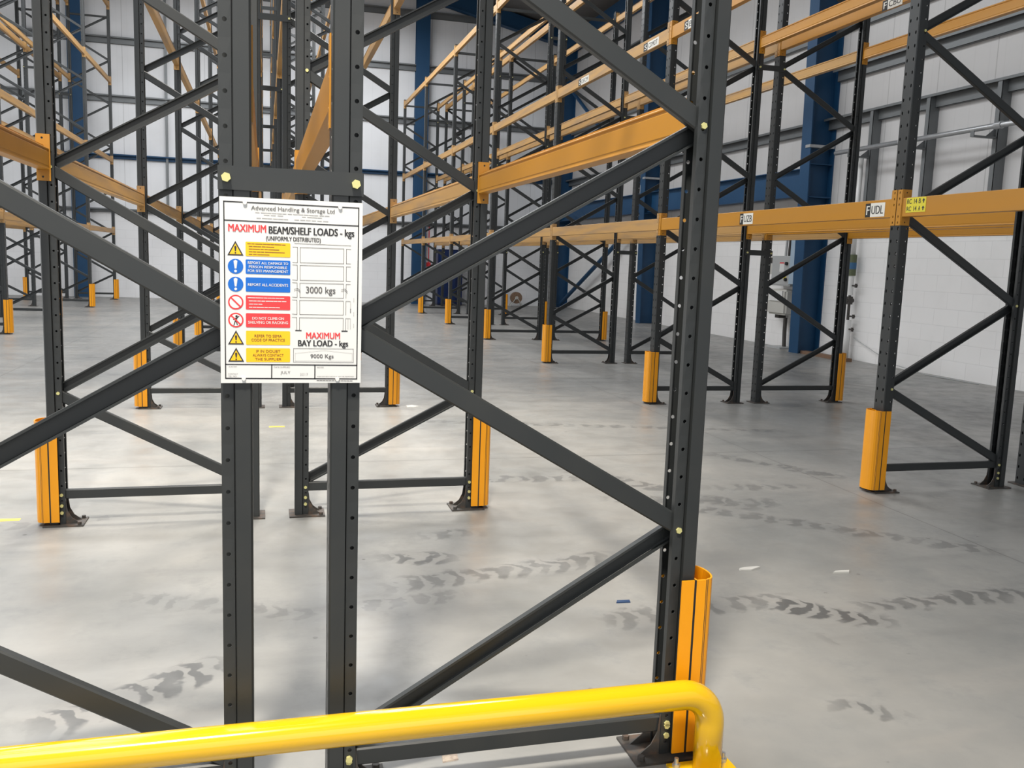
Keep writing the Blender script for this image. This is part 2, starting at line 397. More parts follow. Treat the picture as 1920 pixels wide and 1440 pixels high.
BEAM = {}
def make_beam(name, d, L, m):
    """load beam running along y, centre at origin; x=0 is the web face, outward is d"""
    root = thing(name, '', 'beam')
    bm = bmesh.new(); e = L/2-.005
    prof = [(.002, -.053), (.0, -.055), (-.048, -.055), (-.050, -.053), (-.0485, -.046), (-.0485, -.041), (-.050, -.038), (-.050, .024), (-.0455, .027), (-.0455, .033), (-.050, .036), (-.050, .039), (-.048, .041), (-.030, .041), (-.028, .044), (-.028, .055), (.0, .055), (.002, .053)]
    prism(bm, [(d*x, z) for x, z in prof], 1, -e, e)
    obj('beam_body', bm, m, root)
    for s in (-1, 1):
        bm = bmesh.new(); cache = {}
        y = s*(L/2-.0025)
        P = lambda u, v: (d*u, y, v)
        holed_cell(bm, P, -.055, .004, .065, .105, -.022, .087, .005, .005, cache)
        holed_cell(bm, P, -.055, .004, -.105, -.065, -.022, -.087, .005, .005, cache)
        holed_cell(bm, P, -.055, .004, -.065, .065, 0, 0, 0, 0, cache)
        xf = .0042
        Q = lambda u, v: (d*xf, s*u, v)
        zs = [-.105, -.07, -.035, 0, .035, .07, .105]
        cells = [(a, b) for a, b in zip(zs, zs[1:])]
        for i, (a, b) in enumerate(cells):
            holed_cell(bm, Q, L/2+.002, L/2+.043, a, b, L/2+.024, (a+b)/2, .0045 if i not in (2,) else 0, .008 if i != 2 else 0, cache)
        o = obj('end_connector', bm, m, root); solid(o, .0035, 0)
    return root
def beam_label(beam, d, x0, y, z, text, white, size=(.2, .075)):
    pass

def protector_mesh(d):
    bm = bmesh.new(); path = []
    hw = .063
    pts = [(-.044, -hw), (-.008, -hw), (-.0015, -hw), (.026, -hw), (.0275, -hw+.0005), (.0305, -hw+.0018), (.032, -hw+.0026), (.036, -hw+.006)]
    nose = [(.036+.026*math.sin(t), -(hw-.006)*math.cos(t)) for t in [PI*i/10 for i in range(1, 10)]]
    full = pts+nose+[(x, -y) for x, y in pts[::-1]]
    n_ = len(full)-1; dark = {1, 3, 5, n_-2, n_-4, n_-6}
    z0, z1 = .022, .515; va = []
    for x, y in full: va.append((bm.verts.new((d*x, y, z0)), bm.verts.new((d*x, y, z1))))
    for i in range(len(full)-1):
        f = bm.faces.new((va[i][0], va[i+1][0], va[i+1][1], va[i][1])); f.material_index = 1 if i in dark else 0
    inner = [(.005, -hw+.004), (.005, -.02), (.018, 0), (.005, .02), (.005, hw-.004)]
    vb = [(bm.verts.new((d*x, y, z0)), bm.verts.new((d*x, y, z1-.004))) for x, y in inner]
    for i in range(len(inner)-1): bm.faces.new((vb[i][0], vb[i+1][0], vb[i+1][1], vb[i][1]))
    me = bpy.data.meshes.new('post_protector'); bmesh.ops.recalc_face_normals(bm, faces=bm.faces); bm.to_mesh(me); bm.free()
    me.materials.append(M['prot']); me.materials.append(M['black'])
    o = bpy.data.objects.new('post_protector', me); C.objects.link(o); solid(o, .005, 0)
    me = o.data; bpy.data.objects.remove(o); return me
PROT = {1: protector_mesh(1), -1: protector_mesh(-1)}

# ---------------------------------------------------------------- text
def text_mesh(s, offset=0.0, ext=.0):
    cu = bpy.data.curves.new('lettering', 'FONT'); cu.body = s; cu.size = 1; cu.offset = offset; cu.extrude = ext
    cu.resolution_u = 3
    o = bpy.data.objects.new('lettering', cu); C.objects.link(o)
    dg = bpy.context.evaluated_depsgraph_get(); dg.update()
    me = bpy.data.meshes.new_from_object(o.evaluated_get(dg)); bpy.data.objects.remove(o); bpy.data.curves.remove(cu)
    return me
def fit_text(name, s, m, parent, x0, z0, x1, z1, y, offset=0.0, origin=(0, 0, 0), right=Vector((1, 0, 0)), up=Vector((0, 0, 1))):
    """lettering stretched to the box x0..x1, z0..z1 on a plane spanned by right and up, standing y in front of it"""
    me = text_mesh(s, 0); xs = [v.co.x for v in me.vertices]; ys = [v.co.y for v in me.vertices]
    a, b, c, e = min(xs), max(xs), min(ys), max(ys)
    n = right.cross(up)
    for v in me.vertices:
        u = x0+(v.co.x-a)/(b-a)*(x1-x0); t = z0+(v.co.y-c)/(e-c)*(z1-z0)
        v.co = Vector(origin)+right*u+up*t+n*(y+v.co.z)
    me.materials.clear()
    if offset:                               # heavier strokes: the same outline laid again a little to each side
        bm = bmesh.new(); bm.from_mesh(me); sh = right*(offset*(z1-z0)*1.6)+n*.00012
        for f in (-1, 1):
            b2 = bmesh.new(); b2.from_mesh(me); b2.transform(Matrix.Translation(sh*f)); m2 = bpy.data.meshes.new('t'); b2.to_mesh(m2); b2.free()
            bm.from_mesh(m2); bpy.data.meshes.remove(m2)
        bm.to_mesh(me); bm.free()
    return link(name, me, m, parent)

# ---------------------------------------------------------------- setting
RX, EY, LX, BY = 8.83, 26.25, -14.6, -5.0
def rz(x): return 8.0+.22*(8.83-x) if x > -2.9 else 8.0+.22*(8.83+2.9)-.22*(-2.9-x)
structure(obj('floor', boxes((LX, RX, BY, EY, -.2, 0)), M['floor']))
structure(obj('wall_right', boxes((RX, RX+.2, BY, EY, 0, 8.2)), M['wall_right']))
bm = bmesh.new(); prism(bm, [(LX-.2, 0), (RX+.2, 0), (RX+.2, rz(RX)), (-2.9, rz(-2.9)), (LX-.2, rz(LX))], 1, EY, EY+.2)
structure(obj('wall_end', bm, M['wall_end']))
structure(obj('wall_left', boxes((LX-.2, LX, BY, EY, 0, 8.2)), M['wall_right']))
bm = bmesh.new(); prism(bm, [(RX+.3, rz(RX)-.06), (-2.9, rz(-2.9)), (LX-.3, rz(LX)), (LX-.3, rz(LX)+.2), (-2.9, rz(-2.9)+.2), (RX+.3, rz(RX)+.14)], 1, BY, EY+.2)
structure(obj('ceiling', bm, M['roof']))
def isection(bm, axis_poly_dir, x0, x1, y, w_, t, z0, z1, x0t=None):
    """steel H column: flanges at x0 and x1 (facing x), web between, width w_ along y"""
    x0t = x0 if x0t is None else x0t
    for a, at, b, bt in ((x0, x0t, x0+t, x0t+t), (x1-t, x1-t, x1, x1)):
        v = [bm.verts.new(p) for p in ((a, y-w_/2, z0), (b, y-w_/2, z0), (b, y+w_/2, z0), (a, y+w_/2, z0), (at, y-w_/2, z1), (bt, y-w_/2, z1), (bt, y+w_/2, z1), (at, y+w_/2, z1))]
        for f in ((3, 2, 1, 0), (4, 5, 6, 7), (0, 1, 5, 4), (1, 2, 6, 5), (2, 3, 7, 6), (3, 0, 4, 7)): bm.faces.new([v[i] for i in f])
    v = [bm.verts.new(p) for p in ((x0+t, y-t/2, z0), (x1-t, y-t/2, z0), (x1-t, y+t/2, z0), (x0+t, y+t/2, z0), (x0t+t, y-t/2, z1), (x1-t, y-t/2, z1), (x1-t, y+t/2, z1), (x0t+t, y+t/2, z1))]
    for f in ((3, 2, 1, 0), (4, 5, 6, 7), (0, 1, 5, 4), (1, 2, 6, 5), (2, 3, 7, 6), (3, 0, 4, 7)): bm.faces.new([v[i] for i in f])
# portal columns on the right wall
for i, y in enumerate((13.05, 19.55, 26.0, 6.55)):
    bm = bmesh.new(); isection(bm, 0, 8.43, RX, y, .26, .018, 0, rz(8.6)-.1, 8.30)
    box(bm, 8.42, RX-.02, y-.13, y+.13, 2.52, 2.54); box(bm, 8.38, RX-.02, y-.12, y+.12, 3.04, 3.055)
    structure(obj('column_%d' % (i+1), bm, M['blue']))
for i, y in enumerate((13.05, 19.55)):
    structure(obj('trim_%d' % (i+1), boxes((8.36, RX-.02, y-.14, y-.012, 3.30, 3.345)), M['galv']))
# gable posts on the end wall
for i, x in enumerate((4.31, -4.66)):
    bm = bmesh.new(); yy = EY-.2
    box(bm, x-.19, x+.19, yy-.012, yy+.012, 0, rz(x)-.25); box(bm, x-.19, x+.19, EY-.02, EY-.001, 0, rz(x)-.25); box(bm, x-.01, x+.01, yy, EY-.02, 0, rz(x)-.25)
    structure(obj('column_%d' % (i+5), bm, M['blue']))
# rafters: end gable and the next portals
for i, y in enumerate((26.02, 19.55, 13.05)):
    bm = bmesh.new(); dz = .08
    for (xa, xb) in ((8.75, -2.9), (-2.9, LX+.1)):
        hh = .42
        prism(bm, [(xa, rz(xa)-dz), (xb, rz(xb)-dz), (xb, rz(xb)-dz-hh), (xa, rz(xa)-dz-hh-(.25 if y < 26 and xa > 8 else 0))], 1, y-.07, y+.07)
        prism(bm, [(xa, rz(xa)-dz-hh), (xb, rz(xb)-dz-hh), (xb, rz(xb)-dz-hh-.02), (xa, rz(xa)-dz-hh-.02)], 1, y-.12, y+.12)
    structure(obj('rafter_%d' % (i+1), bm, M['blue']))
structure(obj('trim_3', boxes((8.40, RX-.02, 6.6, 26.0, 7.45, 7.75)), M['blue']))      # eaves beam
tn = [4]
def trim(bm, m):
    o = structure(obj('trim_%d' % tn[0], bm, M[m])); tn[0] += 1; return o
def zrail(a0, a1, z, axis, m='rail', h=.17):
    """Z-section cladding rail fixed to the end wall (axis 0) or right wall (axis 1)"""
    bm = bmesh.new()
    if axis == 0:
        box(bm, a0, a1, EY-.15, EY-.003, z+h/2-.006, z+h/2); box(bm, a0, a1, EY-.06, EY-.054, z-h/2, z+h/2-.006); box(bm, a0, a1, EY-.06, EY-.003, z-h/2, z-h/2+.006)
        box(bm, a0, a1, EY-.15, EY-.144, z+h/2-.035, z+h/2-.006)
    else:
        box(bm, RX-.17, RX-.003, a0, a1, z+h/2-.006, z+h/2); box(bm, RX-.07, RX-.064, a0, a1, z-h/2, z+h/2-.006); box(bm, RX-.07, RX-.003, a0, a1, z-h/2, z-h/2+.006)
        box(bm, RX-.17, RX-.164, a0, a1, z+h/2-.035, z+h/2-.006)
    return trim(bm, m)
for z in (5.18, 6.64, 8.1): zrail(LX, RX, z, 0)
zrail(LX, RX, 3.70, 0, 'blue', .12)
zrail(LX, RX, 2.30, 0, 'rail', .10)
for z in (3.68, 5.15, 6.6): zrail(BY, EY, z, 1)
zrail(6.6, 12.9, 4.41, 1)
zrail(BY, 12.9, 2.02, 1, 'rail', .06)
zrail(13.2, EY, 2.02, 1, 'rail', .05)
# blue I-beam along the right wall between columns
for (ya, yb) in ((13.19, 19.41), (19.69, 25.86)):
    bm = bmesh.new()
    box(bm, 8.56, 8.575, ya, yb, 2.57, 2.99); box(bm, 8.47, 8.66, ya, yb, 2.99, 3.005); box(bm, 8.47, 8.66, ya, yb, 2.555, 2.57)
    trim(bm, 'blue')
def bar(bm, a, b, r=.05): cyl(bm, a, b, r, 10)
bm = bmesh.new(); bar(bm, (8.6, 25.8, .12), (8.6, 19.75, 2.6), .06); trim(bm, 'blue')
bm = bmesh.new(); bar(bm, (8.6, 25.8, 6.4), (8.6, 19.75, 3.05), .05); trim(bm, 'blue')
# light steel posts under the wall rail near the pipe, each with an arm
for y in (11.85, 10.66, 9.42, 8.2):
    bm = bmesh.new()
    box(bm, RX-.16, RX-.01, y-.04, y-.034, 2.05, 3.75); box(bm, RX-.16, RX-.154, y-.04, y+.035, 2.05, 3.75)
    box(bm, RX-.5, RX-.15, y-.03, y+.03, 3.04, 3.06); box(bm, RX-.5, RX-.49, y-.03, y+.03, 3.06, 3.11)
    prism(bm, [(RX-.16, 3.06), (RX-.3, 3.06), (RX-.16, 3.17)], 1, y-.005, y+.005)
    trim(bm, 'rail')
# thin vertical sheeting channel on the end wall
for x in (-2.5, .6): trim(boxes((x-.03, x+.03, EY-.1, EY-.055, 2.35, 8.6)), 'rail')

# ---------------------------------------------------------------- racking: layout
STEP, Y1 = 3.4, 4.68
YC = [2.165]+[Y1+STEP*k for k in range(7)]                     # frame centres, first is the sign end
LEVELS = [1.742, 3.50, 5.43, 7.23]
ORD = ['first', 'second', 'third', 'fourth', 'fifth', 'sixth', 'seventh', 'eighth', 'ninth']
LEV = ['lowest', 'second', 'third', 'top']
# row: name for labels, rack, aisle web x, direction of aisle, cells, levels, first frame index
ROWS = [('central left row', 'central', -1.0, -1, 100, 4, 0),
        ('central right row', 'central', 1.12, 1, 100, 4, 0),
        ('right-hand aisle row', 'right', 3.655, -1, 74, 3, 1),
        ('right-hand wall-side row', 'right', 5.77, 1, 74, 3, 1),
        ('left-hand aisle row', 'left', -3.68, 1, 100, 4, 1),
        ('left-hand far row', 'left', -5.78, -1, 100, 4, 1)]
PROTO = {}
first_frame = True
for (rname, rack, xw, d, nc, nl, k0) in ROWS:
    xin = xw-d*FRAME_D
    top = nc*PITCH_Z
    frames = []
    for k in range(k0, 8):
        y = YC[k]
        vis = seen(line((xw, y, 0), (xw, y, top))+line((xin, y, 0), (xin, y, top)), 90)
        if vis: frames.append(k)
    for k in frames:
        y = YC[k]
        if rack == 'left': pos = ('%s from the end wall' % ORD[7-k]) if k < 7 else 'nearest the end wall'
        else: pos = '%s from the camera' % ORD[k-(0 if rack == 'central' else 1)]
        near = k <= 1
        key = (nc, d, 'end' if k == 0 else ('near' if k == 1 else 'far'))
        if key not in PROTO:
            PROTO[key] = f = make_frame('rack_frame', d, nc, .09 if k == 0 else .15, .648, [5.40] if nc == 74 else [6.95], k <= 1)
        else: f = dup(PROTO[key])
        f.location = (xw, y, 0)
        set_label(f, 'charcoal braced upright frame, %s, in the %s of racking' % (pos, rname), 'charcoal frames of the %s rack' % rack)
        if rack == 'central' and k == 0 and d > 0:
            bm = bmesh.new(); xs_ = -d*FRAME_D
            for q in range(7): box(bm, xs_+.018+random.uniform(-.002, .002), xs_+.024+random.uniform(-.002, .004), -.0456, -.0449, 1.72+q*.018, 1.735+q*.018)
            obj('rust_streak', bm, M['rust'], f)
        # end protector on the aisle post
        if seen(line((xw, y, 0), (xw, y, .5)), 60):
            p = link('post_protector', PROT[d], None, None, (xw, y, 0))
            tag(p, 'orange plastic post guard, %s, %s of racking' % (pos, rname), 'post guard', 'orange post guards of the %s rack' % rack)
            if rack == 'right' and k in (1, 2) and d < 0:
                obj('printed_mark', boxes((-.0525, -.0505, -.036, -.022, .455, .468), (-.0525, -.0505, -.036, -.018, .435, .447), (-.0525, -.0505, -.036, -.02, .40, .412)), M['iron'], p)
    # beams
    for k in range(0 if rack == 'central' else (0 if rack == 'right' else 1), 7):
        ya, yb = YC[k]+.0445+.0025, YC[k+1]-.0445-.0025
        L, yc = yb-ya, (ya+yb)/2
        if rack == 'left': pos = '%s bay from end wall' % ORD[6-k]
        elif rack == 'central': pos = '%s bay from camera' % ORD[k]
        else: pos = 'bay nearest camera' if k == 0 else '%s full bay from camera' % ORD[k-1]
        for li in range(nl):
            z = LEVELS[li]
            for side in ('aisle', 'inner'):
                x, dd = (xw, d) if side == 'aisle' else (xin, -d)
                if not seen(line((x, ya, z), (x, yb, z), 60), 20): continue
                near = (rack == 'central' and k == 0) or (rack == 'right' and k <= 1)
                key = ('beam', round(L, 3), dd, near)
                if key not in PROTO: PROTO[key] = b = make_beam('load_beam', dd, L, M['orange' if near else 'paler'])
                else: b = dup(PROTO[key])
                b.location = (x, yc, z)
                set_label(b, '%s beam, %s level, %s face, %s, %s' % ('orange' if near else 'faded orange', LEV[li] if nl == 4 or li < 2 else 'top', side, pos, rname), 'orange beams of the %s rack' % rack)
                b['kind'] = 'thing'; b['key'] = '%s|%d|%d|%s' % (rname, k, li, side)
# row spacers tying the two rows of a rack together across the gap
SPACER = None
for (rack, xa, xb, nz, k0, rl) in (('central', -.081, .201, 3, 0, 'central'), ('right', 4.589, 4.851, 3, 1, 'right-hand'), ('left', -4.861, -4.599, 3, 1, 'left-hand')):
    for k in range(k0, 8):
        y = YC[k]
        for iz, z in enumerate((1.508, 3.27, 5.02)):
            if not seen([((xa+xb)/2, y, z)], 20): continue
            fr = 'nearest frame to end wall' if (rack == 'left' and k == 7) else ('%s frame from end wall' % ORD[7-k] if rack == 'left' else '%s frame' % ORD[k-k0])
            root = thing('row_spacer', 'charcoal spacer bar, %s from floor, joining rows at %s, %s rack' % (('lowest', 'second', 'third')[iz], fr, rack), 'spacer bar', ((xa+xb)/2, y-.0475, z), 'charcoal spacer bars of the %s rack' % rack)
            h = (xb-xa)/2
            obj('bar', boxes((-h-.018, h+.018, -.006, -.001, -.026, .026), (-h-.018, h+.018, -.001, .0005, .02, .026)), M['steel'], root)
            for s in (-1, 1): bolt(root, s*h, -.011, 0, 'zinc', .0105 if k == 0 else .009)

# ---------------------------------------------------------------- labels on beams of the right-hand rack
def sticker(owner_key, yc_img, zc, width, height, text, style):
    own = [o for o in bpy.data.objects if o.get('key') == owner_key]
    if not own: return
    own = own[0]
    x = -.0125                               # just proud of the aisle face (aisle at -x)
    lx, ly, lz = -.0030, yc_img-own.location.y, zc-own.location.z
    right, up = Vector((0, -1, 0)), Vector((0, 0, 1))
    org = Vector((lx, ly, lz))
    def plate(name, u0, u1, m, par, proud=0.0):
        return obj(name, boxes((lx-.0006-proud, lx+.0013, ly-u1, ly-u0, lz-height/2, lz+height/2)), M[m], par)
    if style == 'bay':
        f = width*.27
        p = plate('location_label', -width/2+f, width/2, 'label_white', own)
        q = plate('letter_plate', -width/2, -width/2+f, 'black', p)
        fit_text('lettering', text[0], M['label_white'], q, -width/2+f*.25, -height*.32, -width/2+f*.8, height*.32, .0012, .02, org, right, up)
        fit_text('lettering', text[1], M['ink'], p, -width/2+f+width*.06, -height*.3, width/2-width*.08, height*.3, .0012, .015, org, right, up)
    else:
        p = plate('location_label', -width/2, width/2, 'label_yellow' if style == 'yellow' else 'label_white', own)
        for i, t in enumerate(text):
            n = len(text); h = height/n
            z0 = height/2-(i+1)*h
            for q, wrd in enumerate(t.split()):
                if style == 'yellow': ua, ub = ((-.9, -.45), (-.2, .1), (.28, .48))[q]
                else: ua, ub = ((-.86, -.62), (-.4, .86))[q]
                fit_text('lettering', wrd, M['ink'], p, width/2*ua, z0+h*.18, width/2*ub, z0+h*.82, .0012, .015, org, right, up)
            if style == 'yellow':
                s = 1
                bm = bmesh.new(); cu, cz = width/2*.76, z0+h*.5
                pts = [(cu-.012, cz), (cu+.012, cz), (cu, cz+.014)]
                v = [bm.verts.new(org+right*a+up*c+right.cross(up)*.0012) for a, c in pts]; bm.faces.new(v)
                v = [bm.verts.new(org+right*a+up*c+right.cross(up)*.0012) for a, c in ((cu-.004, cz-.012), (cu+.004, cz-.012), (cu+.004, cz), (cu-.004, cz))]; bm.faces.new(v)
                obj('arrow', bm, M['ink'], p)
sticker('right-hand aisle row|1|0|aisle', 4.88, 1.738, .185, .085, ('F', 'UDL'), 'bay')
sticker('right-hand aisle row|1|0|aisle', 6.44, 1.738, .2, .085, ('F', 'UZB'), 'bay')
sticker('right-hand aisle row|0|0|aisle', 4.515, 1.752, .165, .085, ('RC 14 B', 'RC 14 A'), 'yellow')
sticker('right-hand wall-side row|1|1|inner', 6.42, 3.475, .24, .08, ('F', 'CBU'), 'bay')
sticker('right-hand aisle row|1|1|aisle', 7.62, 3.49, .30, .08, ('S', 'B 11'), 'bay')
sticker('right-hand aisle row|2|1|aisle', 10.45, 3.49, .36, .075, ('S', 'DECM'), 'bay')
sticker('right-hand aisle row|2|1|aisle', 8.5, 3.49, .36, .075, ('S', 'CDMDT'), 'bay')
for o in bpy.data.objects:
    if 'key' in o.keys(): del o['key']

# ---------------------------------------------------------------- load notice on the sign end
SY = 2.165-.0455-.008
sign = thing('load_notice', 'white load notice board with red heading and pictograms, fixed across the two near posts', 'sign', (0, SY, 0))
SC_ = SY/2.2025
SXL, SXR = -.1000*SC_, .2265*SC_
SZT, SZB = 1.349+(1.472-1.349)*SC_, 1.349+(1.039-1.349)*SC_
SW, SH = SXR-SXL, SZT-SZB
sign.location = (SXL, SY, SZB)
def S(X, Y):                                # photo crop coordinates to metres on the board
    tv = (Y-40)/2250
    Lx, Rx = 60+40*tv, 1780-5*tv
    u = (X-Lx)/(Rx-Lx)
    topy = 40+(X-60)*.0494; boty = 2298-(X-96)*.0119
    return u*SW, (1-(Y-topy)/(boty-topy))*SH
obj('board', boxes((0, SW, 0, .004, 0, SH)), M['white'], sign)
PY = -.0006
def flat(name, polys, m, parent=sign, y=PY):
    bm = bmesh.new()
    for poly in polys:
        vs = [bm.verts.new((a, y, b)) for a, b in poly]; bm.faces.new(vs)
    return obj(name, bm, M[m], parent)
def seg(a, b, t):
    a, b = Vector(a), Vector(b); d = (b-a).normalized(); n = Vector((-d.y, d.x))*t/2
    a = a-d*t/2; b = b+d*t/2
    return [tuple(a+n), tuple(b+n), tuple(b-n), tuple(a-n)]
def lines(name, pts, t, m, parent=sign, y=PY):
    return flat(name, [seg(S(*a), S(*b), t) for a, b in pts], m, parent, y)
def rrect(x0, z0, x1, z1, r):
    out = []
    for cx, cz, a in ((x1-r, z1-r, 0), (x0+r, z1-r, 90), (x0+r, z0+r, 180), (x1-r, z0+r, 270)):
        for k in range(5):
            t = math.radians(a+90*k/4); out.append((cx+r*math.cos(t), cz+r*math.sin(t)))
    return out
def circ(c, r, n=32): return [(c[0]+r*math.cos(2*PI*i/n), c[1]+r*math.sin(2*PI*i/n)) for i in range(n)]
T = .0024
lines('border', [((113, 100), (1730, 181)), ((1730, 181), (1725, 2230)), ((155, 2237), (1725, 2230)), ((113, 100), (155, 2237)), ((125, 322), (1727, 392)),
                 ((152, 2064), (1726, 2064)), ((692, 2064), (692, 2232)), ((1210, 2064), (1210, 2232))], T, 'ink')
def st(name, s, m, X0, Y0, X1, Y1_, offset=0.0, parent=sign, y=.0008):
    a = S(X0, Y1_); b = S(X1, Y0)
    return fit_text(name, s, M[m], parent, a[0], a[1], b[0], b[1], y, offset)
# the board's lettering drops to the right in the photo crop, S() takes that out
def drop(X): return (X-60)*.0494
def stc(name, s, m, X0, Y0, X1, Y1_, offset=0.0):
    """box given by its left top and right bottom corners in the crop, right side measured after the drop"""
    a = S(X0, Y1_); b = S(X1, Y0+drop(X1)-drop(X0)); a2 = S(X1, Y1_+drop(X1)-drop(X0))
    return fit_text(name, s, M[m], sign, a[0], (a[1]+a2[1])/2, b[0], b[1], .0008, offset)
stc('lettering', 'Advanced Handling & Storage Ltd', 'mid_ink', 432, 148, 1432, 214, .004)
for (X0, X1, Y) in ((485, 1380, 232), (585, 830, 262), (1040, 1290, 285), (500, 885, 297), (950, 1365, 318)):
    n = int((X1-X0)/62)
    pts = []
    for i in range(n):
        xa = X0+(X1-X0)*i/n; xb = xa+(X1-X0)/n*random.uniform(.6, .85)
        pts.append(((xa, Y+drop(xa)-drop(X0)), (xb, Y+drop(xb)-drop(X0))))
    lines('small_print', pts, .0016, 'grey_ink')
stc('lettering', 'MAXIMUM', 'red', 170, 362, 608, 452, .02)
stc('lettering', 'BEAM/SHELF LOADS - kgs', 'ink', 645, 384, 1675, 502, .02)
stc('lettering', '(UNIFORMLY DISTRIBUTED)', 'ink', 612, 502, 1265, 572, .012)
rows = [('tri', 660, 'samber', None), ('must', 873, 'sblue', ['REPORT ALL DAMAGE TO', 'PERSON RESPONSIBLE', 'FOR SITE MANAGEMENT']), ('must', 1088, 'sblue', ['REPORT ALL ACCIDENTS']),
        ('no', 1305, 'red', None), ('climb', 1522, 'red', ['DO NOT CLIMB ON', 'SHELVING OR RACKING']), ('tri', 1737, 'samber', ['REFER TO SEMA', 'CODE OF PRACTICE']),
        ('tri', 1949, 'samber', ['IF IN DOUBT', 'ALWAYS CONTACT', 'THE SUPPLIER'])]
for i, (kind, Y, pm, txt) in enumerate(rows):
    cx = 253+i*3.4
    c = S(cx, Y); r = .0166
    if kind == 'tri':
        h = .0165; tri = [(c[0]-.0172, c[1]-.0152), (c[0]+.0172, c[1]-.0152), (c[0], c[1]+.0168)]
        o = flat('warning_symbol', [tri], 'ink')
        g = (c[0], c[1]-.0045); flat('symbol_fill', [[(g[0]+(x-g[0])*.74, g[1]+(z-g[1])*.74) for x, z in tri]], 'samber', o, PY-.0004)
        flat('exclamation_mark', [[(c[0]-.0012, c[1]-.0058), (c[0]+.0012, c[1]-.0058), (c[0]+.0024, c[1]+.004), (c[0], c[1]+.0062), (c[0]-.0024, c[1]+.004)], circ((c[0], c[1]-.0095), .0018, 12)], 'ink', o, PY-.0008)
    elif kind == 'must':
        o = flat('mandatory_symbol', [circ(c, r)], 'sblue')
        flat('exclamation_mark', [[(c[0]-.0018, c[1]-.005), (c[0]+.0018, c[1]-.005), (c[0]+.0042, c[1]+.012), (c[0], c[1]+.0145), (c[0]-.0042, c[1]+.012)], circ((c[0], c[1]-.0105), .003, 16)], 'white', o, PY-.0004)
    else:
        o = flat('prohibition_symbol', [circ(c, r)], 'red')
        flat('symbol_fill', [circ(c, r*.8)], 'white', o, PY-.0003)
        if kind == 'climb':
            a, b = c
            flat('climber_figure', [circ((a+.0015, b+.0085), .0026, 14), [(a-.003, b-.004), (a+.002, b-.004), (a+.003, b+.005), (a-.001, b+.0055)], seg((a+.002, b+.004), (a+.0065, b+.0085), .0018),
                                    seg((a-.001, b+.004), (a-.005, b+.001), .0018), seg((a-.002, b-.004), (a-.004, b-.011), .002), seg((a+.001, b-.004), (a+.003, b-.0105), .002)], 'ink', o, PY-.0005)
        k = r*.8*.7071; flat('bar', [seg((c[0]-k, c[1]+k), (c[0]+k, c[1]-k), .0033)], 'red', o, PY-.0008)
    x0, x1 = 372+i*3, 900+i*1.5
    a = S(x0, Y+70); b = S(x1, Y-88+26)
    za, zb = c[1]-.0158, c[1]+.0160
    p = flat('text_panel', [rrect(a[0], za, b[0], zb, .0022)], pm)
    W_, H_ = b[0]-a[0], zb-za
    if txt:
        n = len(txt); lh = min(H_/(n+.55), H_*.29); m = 'brown_ink' if pm == 'samber' else 'white'
        mx = max(len(t) for t in txt)
        for j, t in enumerate(txt):
            wd = W_*.9*min(1, len(t)/ (19 if mx > 14 else 18)); zc = zb-H_/2+((n-1)/2-j)*lh
            fit_text('lettering', t, M[m], p, a[0]+W_/2-wd/2, zc-lh*.33, a[0]+W_/2+wd/2, zc+lh*.33, .0011, .013 if m == 'white' else .01)
    else:
        lens = (.92, .62, .74, .86, .5) if pm == 'samber' else (.88, .9, .34, .74)
        for j, f in enumerate(lens):
            zc = zb-H_*(j+.75)/(len(lens)+.45); n = int(f*11); pts = []
            for q in range(n):
                xa = a[0]+W_*(.05+(.03 if j else 0))+W_*f*.93*q/n; pts.append(seg((xa, zc), (xa+W_*f*.93/n*random.uniform(.65, .85), zc), .0017))
            flat('small_print', pts, 'brown_ink' if pm == 'samber' else 'white', p, PY-.0004)
# shelf diagram
dg = []
for (ya, yb) in ((645, 826), (858, 1036), (1070, 1243), (1277, 1448), (1488, 1644)):
    e = drop(1550)-drop(1018)-8
    k = max(0, 1-(ya-600)/1100); e = e*k
    dg += [((1018, ya), (1550, ya+e)), ((1018, ya), (1020, yb)), ((1550, ya+e), (1550, yb+e*.7))]
    if yb < 1600: dg += [((1020, yb), (1550, yb+e*.7))]
    dg += [((930, ya-5), (985, ya-3)), ((985, ya-3), (987, yb)), ((1583, ya+e+3), (1583, yb+e*.7)), ((1583, ya+e+3), (1636, ya+e+5))]
    if yb < 1600: dg += [((930, yb-4), (985, yb))]
    if yb < 1200: dg += [((1583, yb+e*.7), (1636, yb+e*.7+2))]
dg += [((950, 598), (1636, 625))]
lines('shelf_diagram', dg, .00095, 'mid_ink')
flat('break_mark', [seg(S(x-60, y), S(x-15, y-12), .0008) for x, y in ((1010, 1165), (1585, 1170), (1010, 1145), (1585, 1150))]+[seg(S(x-15, y-12), S(x+15, y+22), .0008) for x, y in ((1010, 1165), (1585, 1170), (1010, 1145), (1585, 1150))], 'mid_ink')
lines('shelf_feet', [((975, 1643), (1038, 1643)), ((1537, 1648), (1600, 1648))], .0024, 'ink')
st('lettering', '3000 kgs', 'mid_ink', 1093, 1118, 1450, 1216, .008)
st('lettering', 'MAXIMUM', 'red', 1102, 1668, 1512, 1742, .02)
st('lettering', 'BAY LOAD - kgs', 'ink', 1006, 1762, 1612, 1858, .02)
lines('load_box', [((950, 1864), (1680, 1864)), ((1680, 1864), (1680, 2030)), ((950, 2030), (1680, 2030)), ((950, 1864), (950, 2030))], .0009, 'mid_ink')
lines('load_box', [((970, 1922), (1320, 1884)), ((1320, 1884), (1665, 1918)), ((1665, 1918), (1665, 2013)), ((970, 2013), (1665, 2013)), ((970, 1922), (970, 2013))], .0006, 'grey_ink')
st('lettering', '9000 Kgs', 'mid_ink', 1155, 1930, 1435, 1995, .006)
st('lettering', 'JULY', 'mid_ink', 797, 2142, 915, 2184, .0)
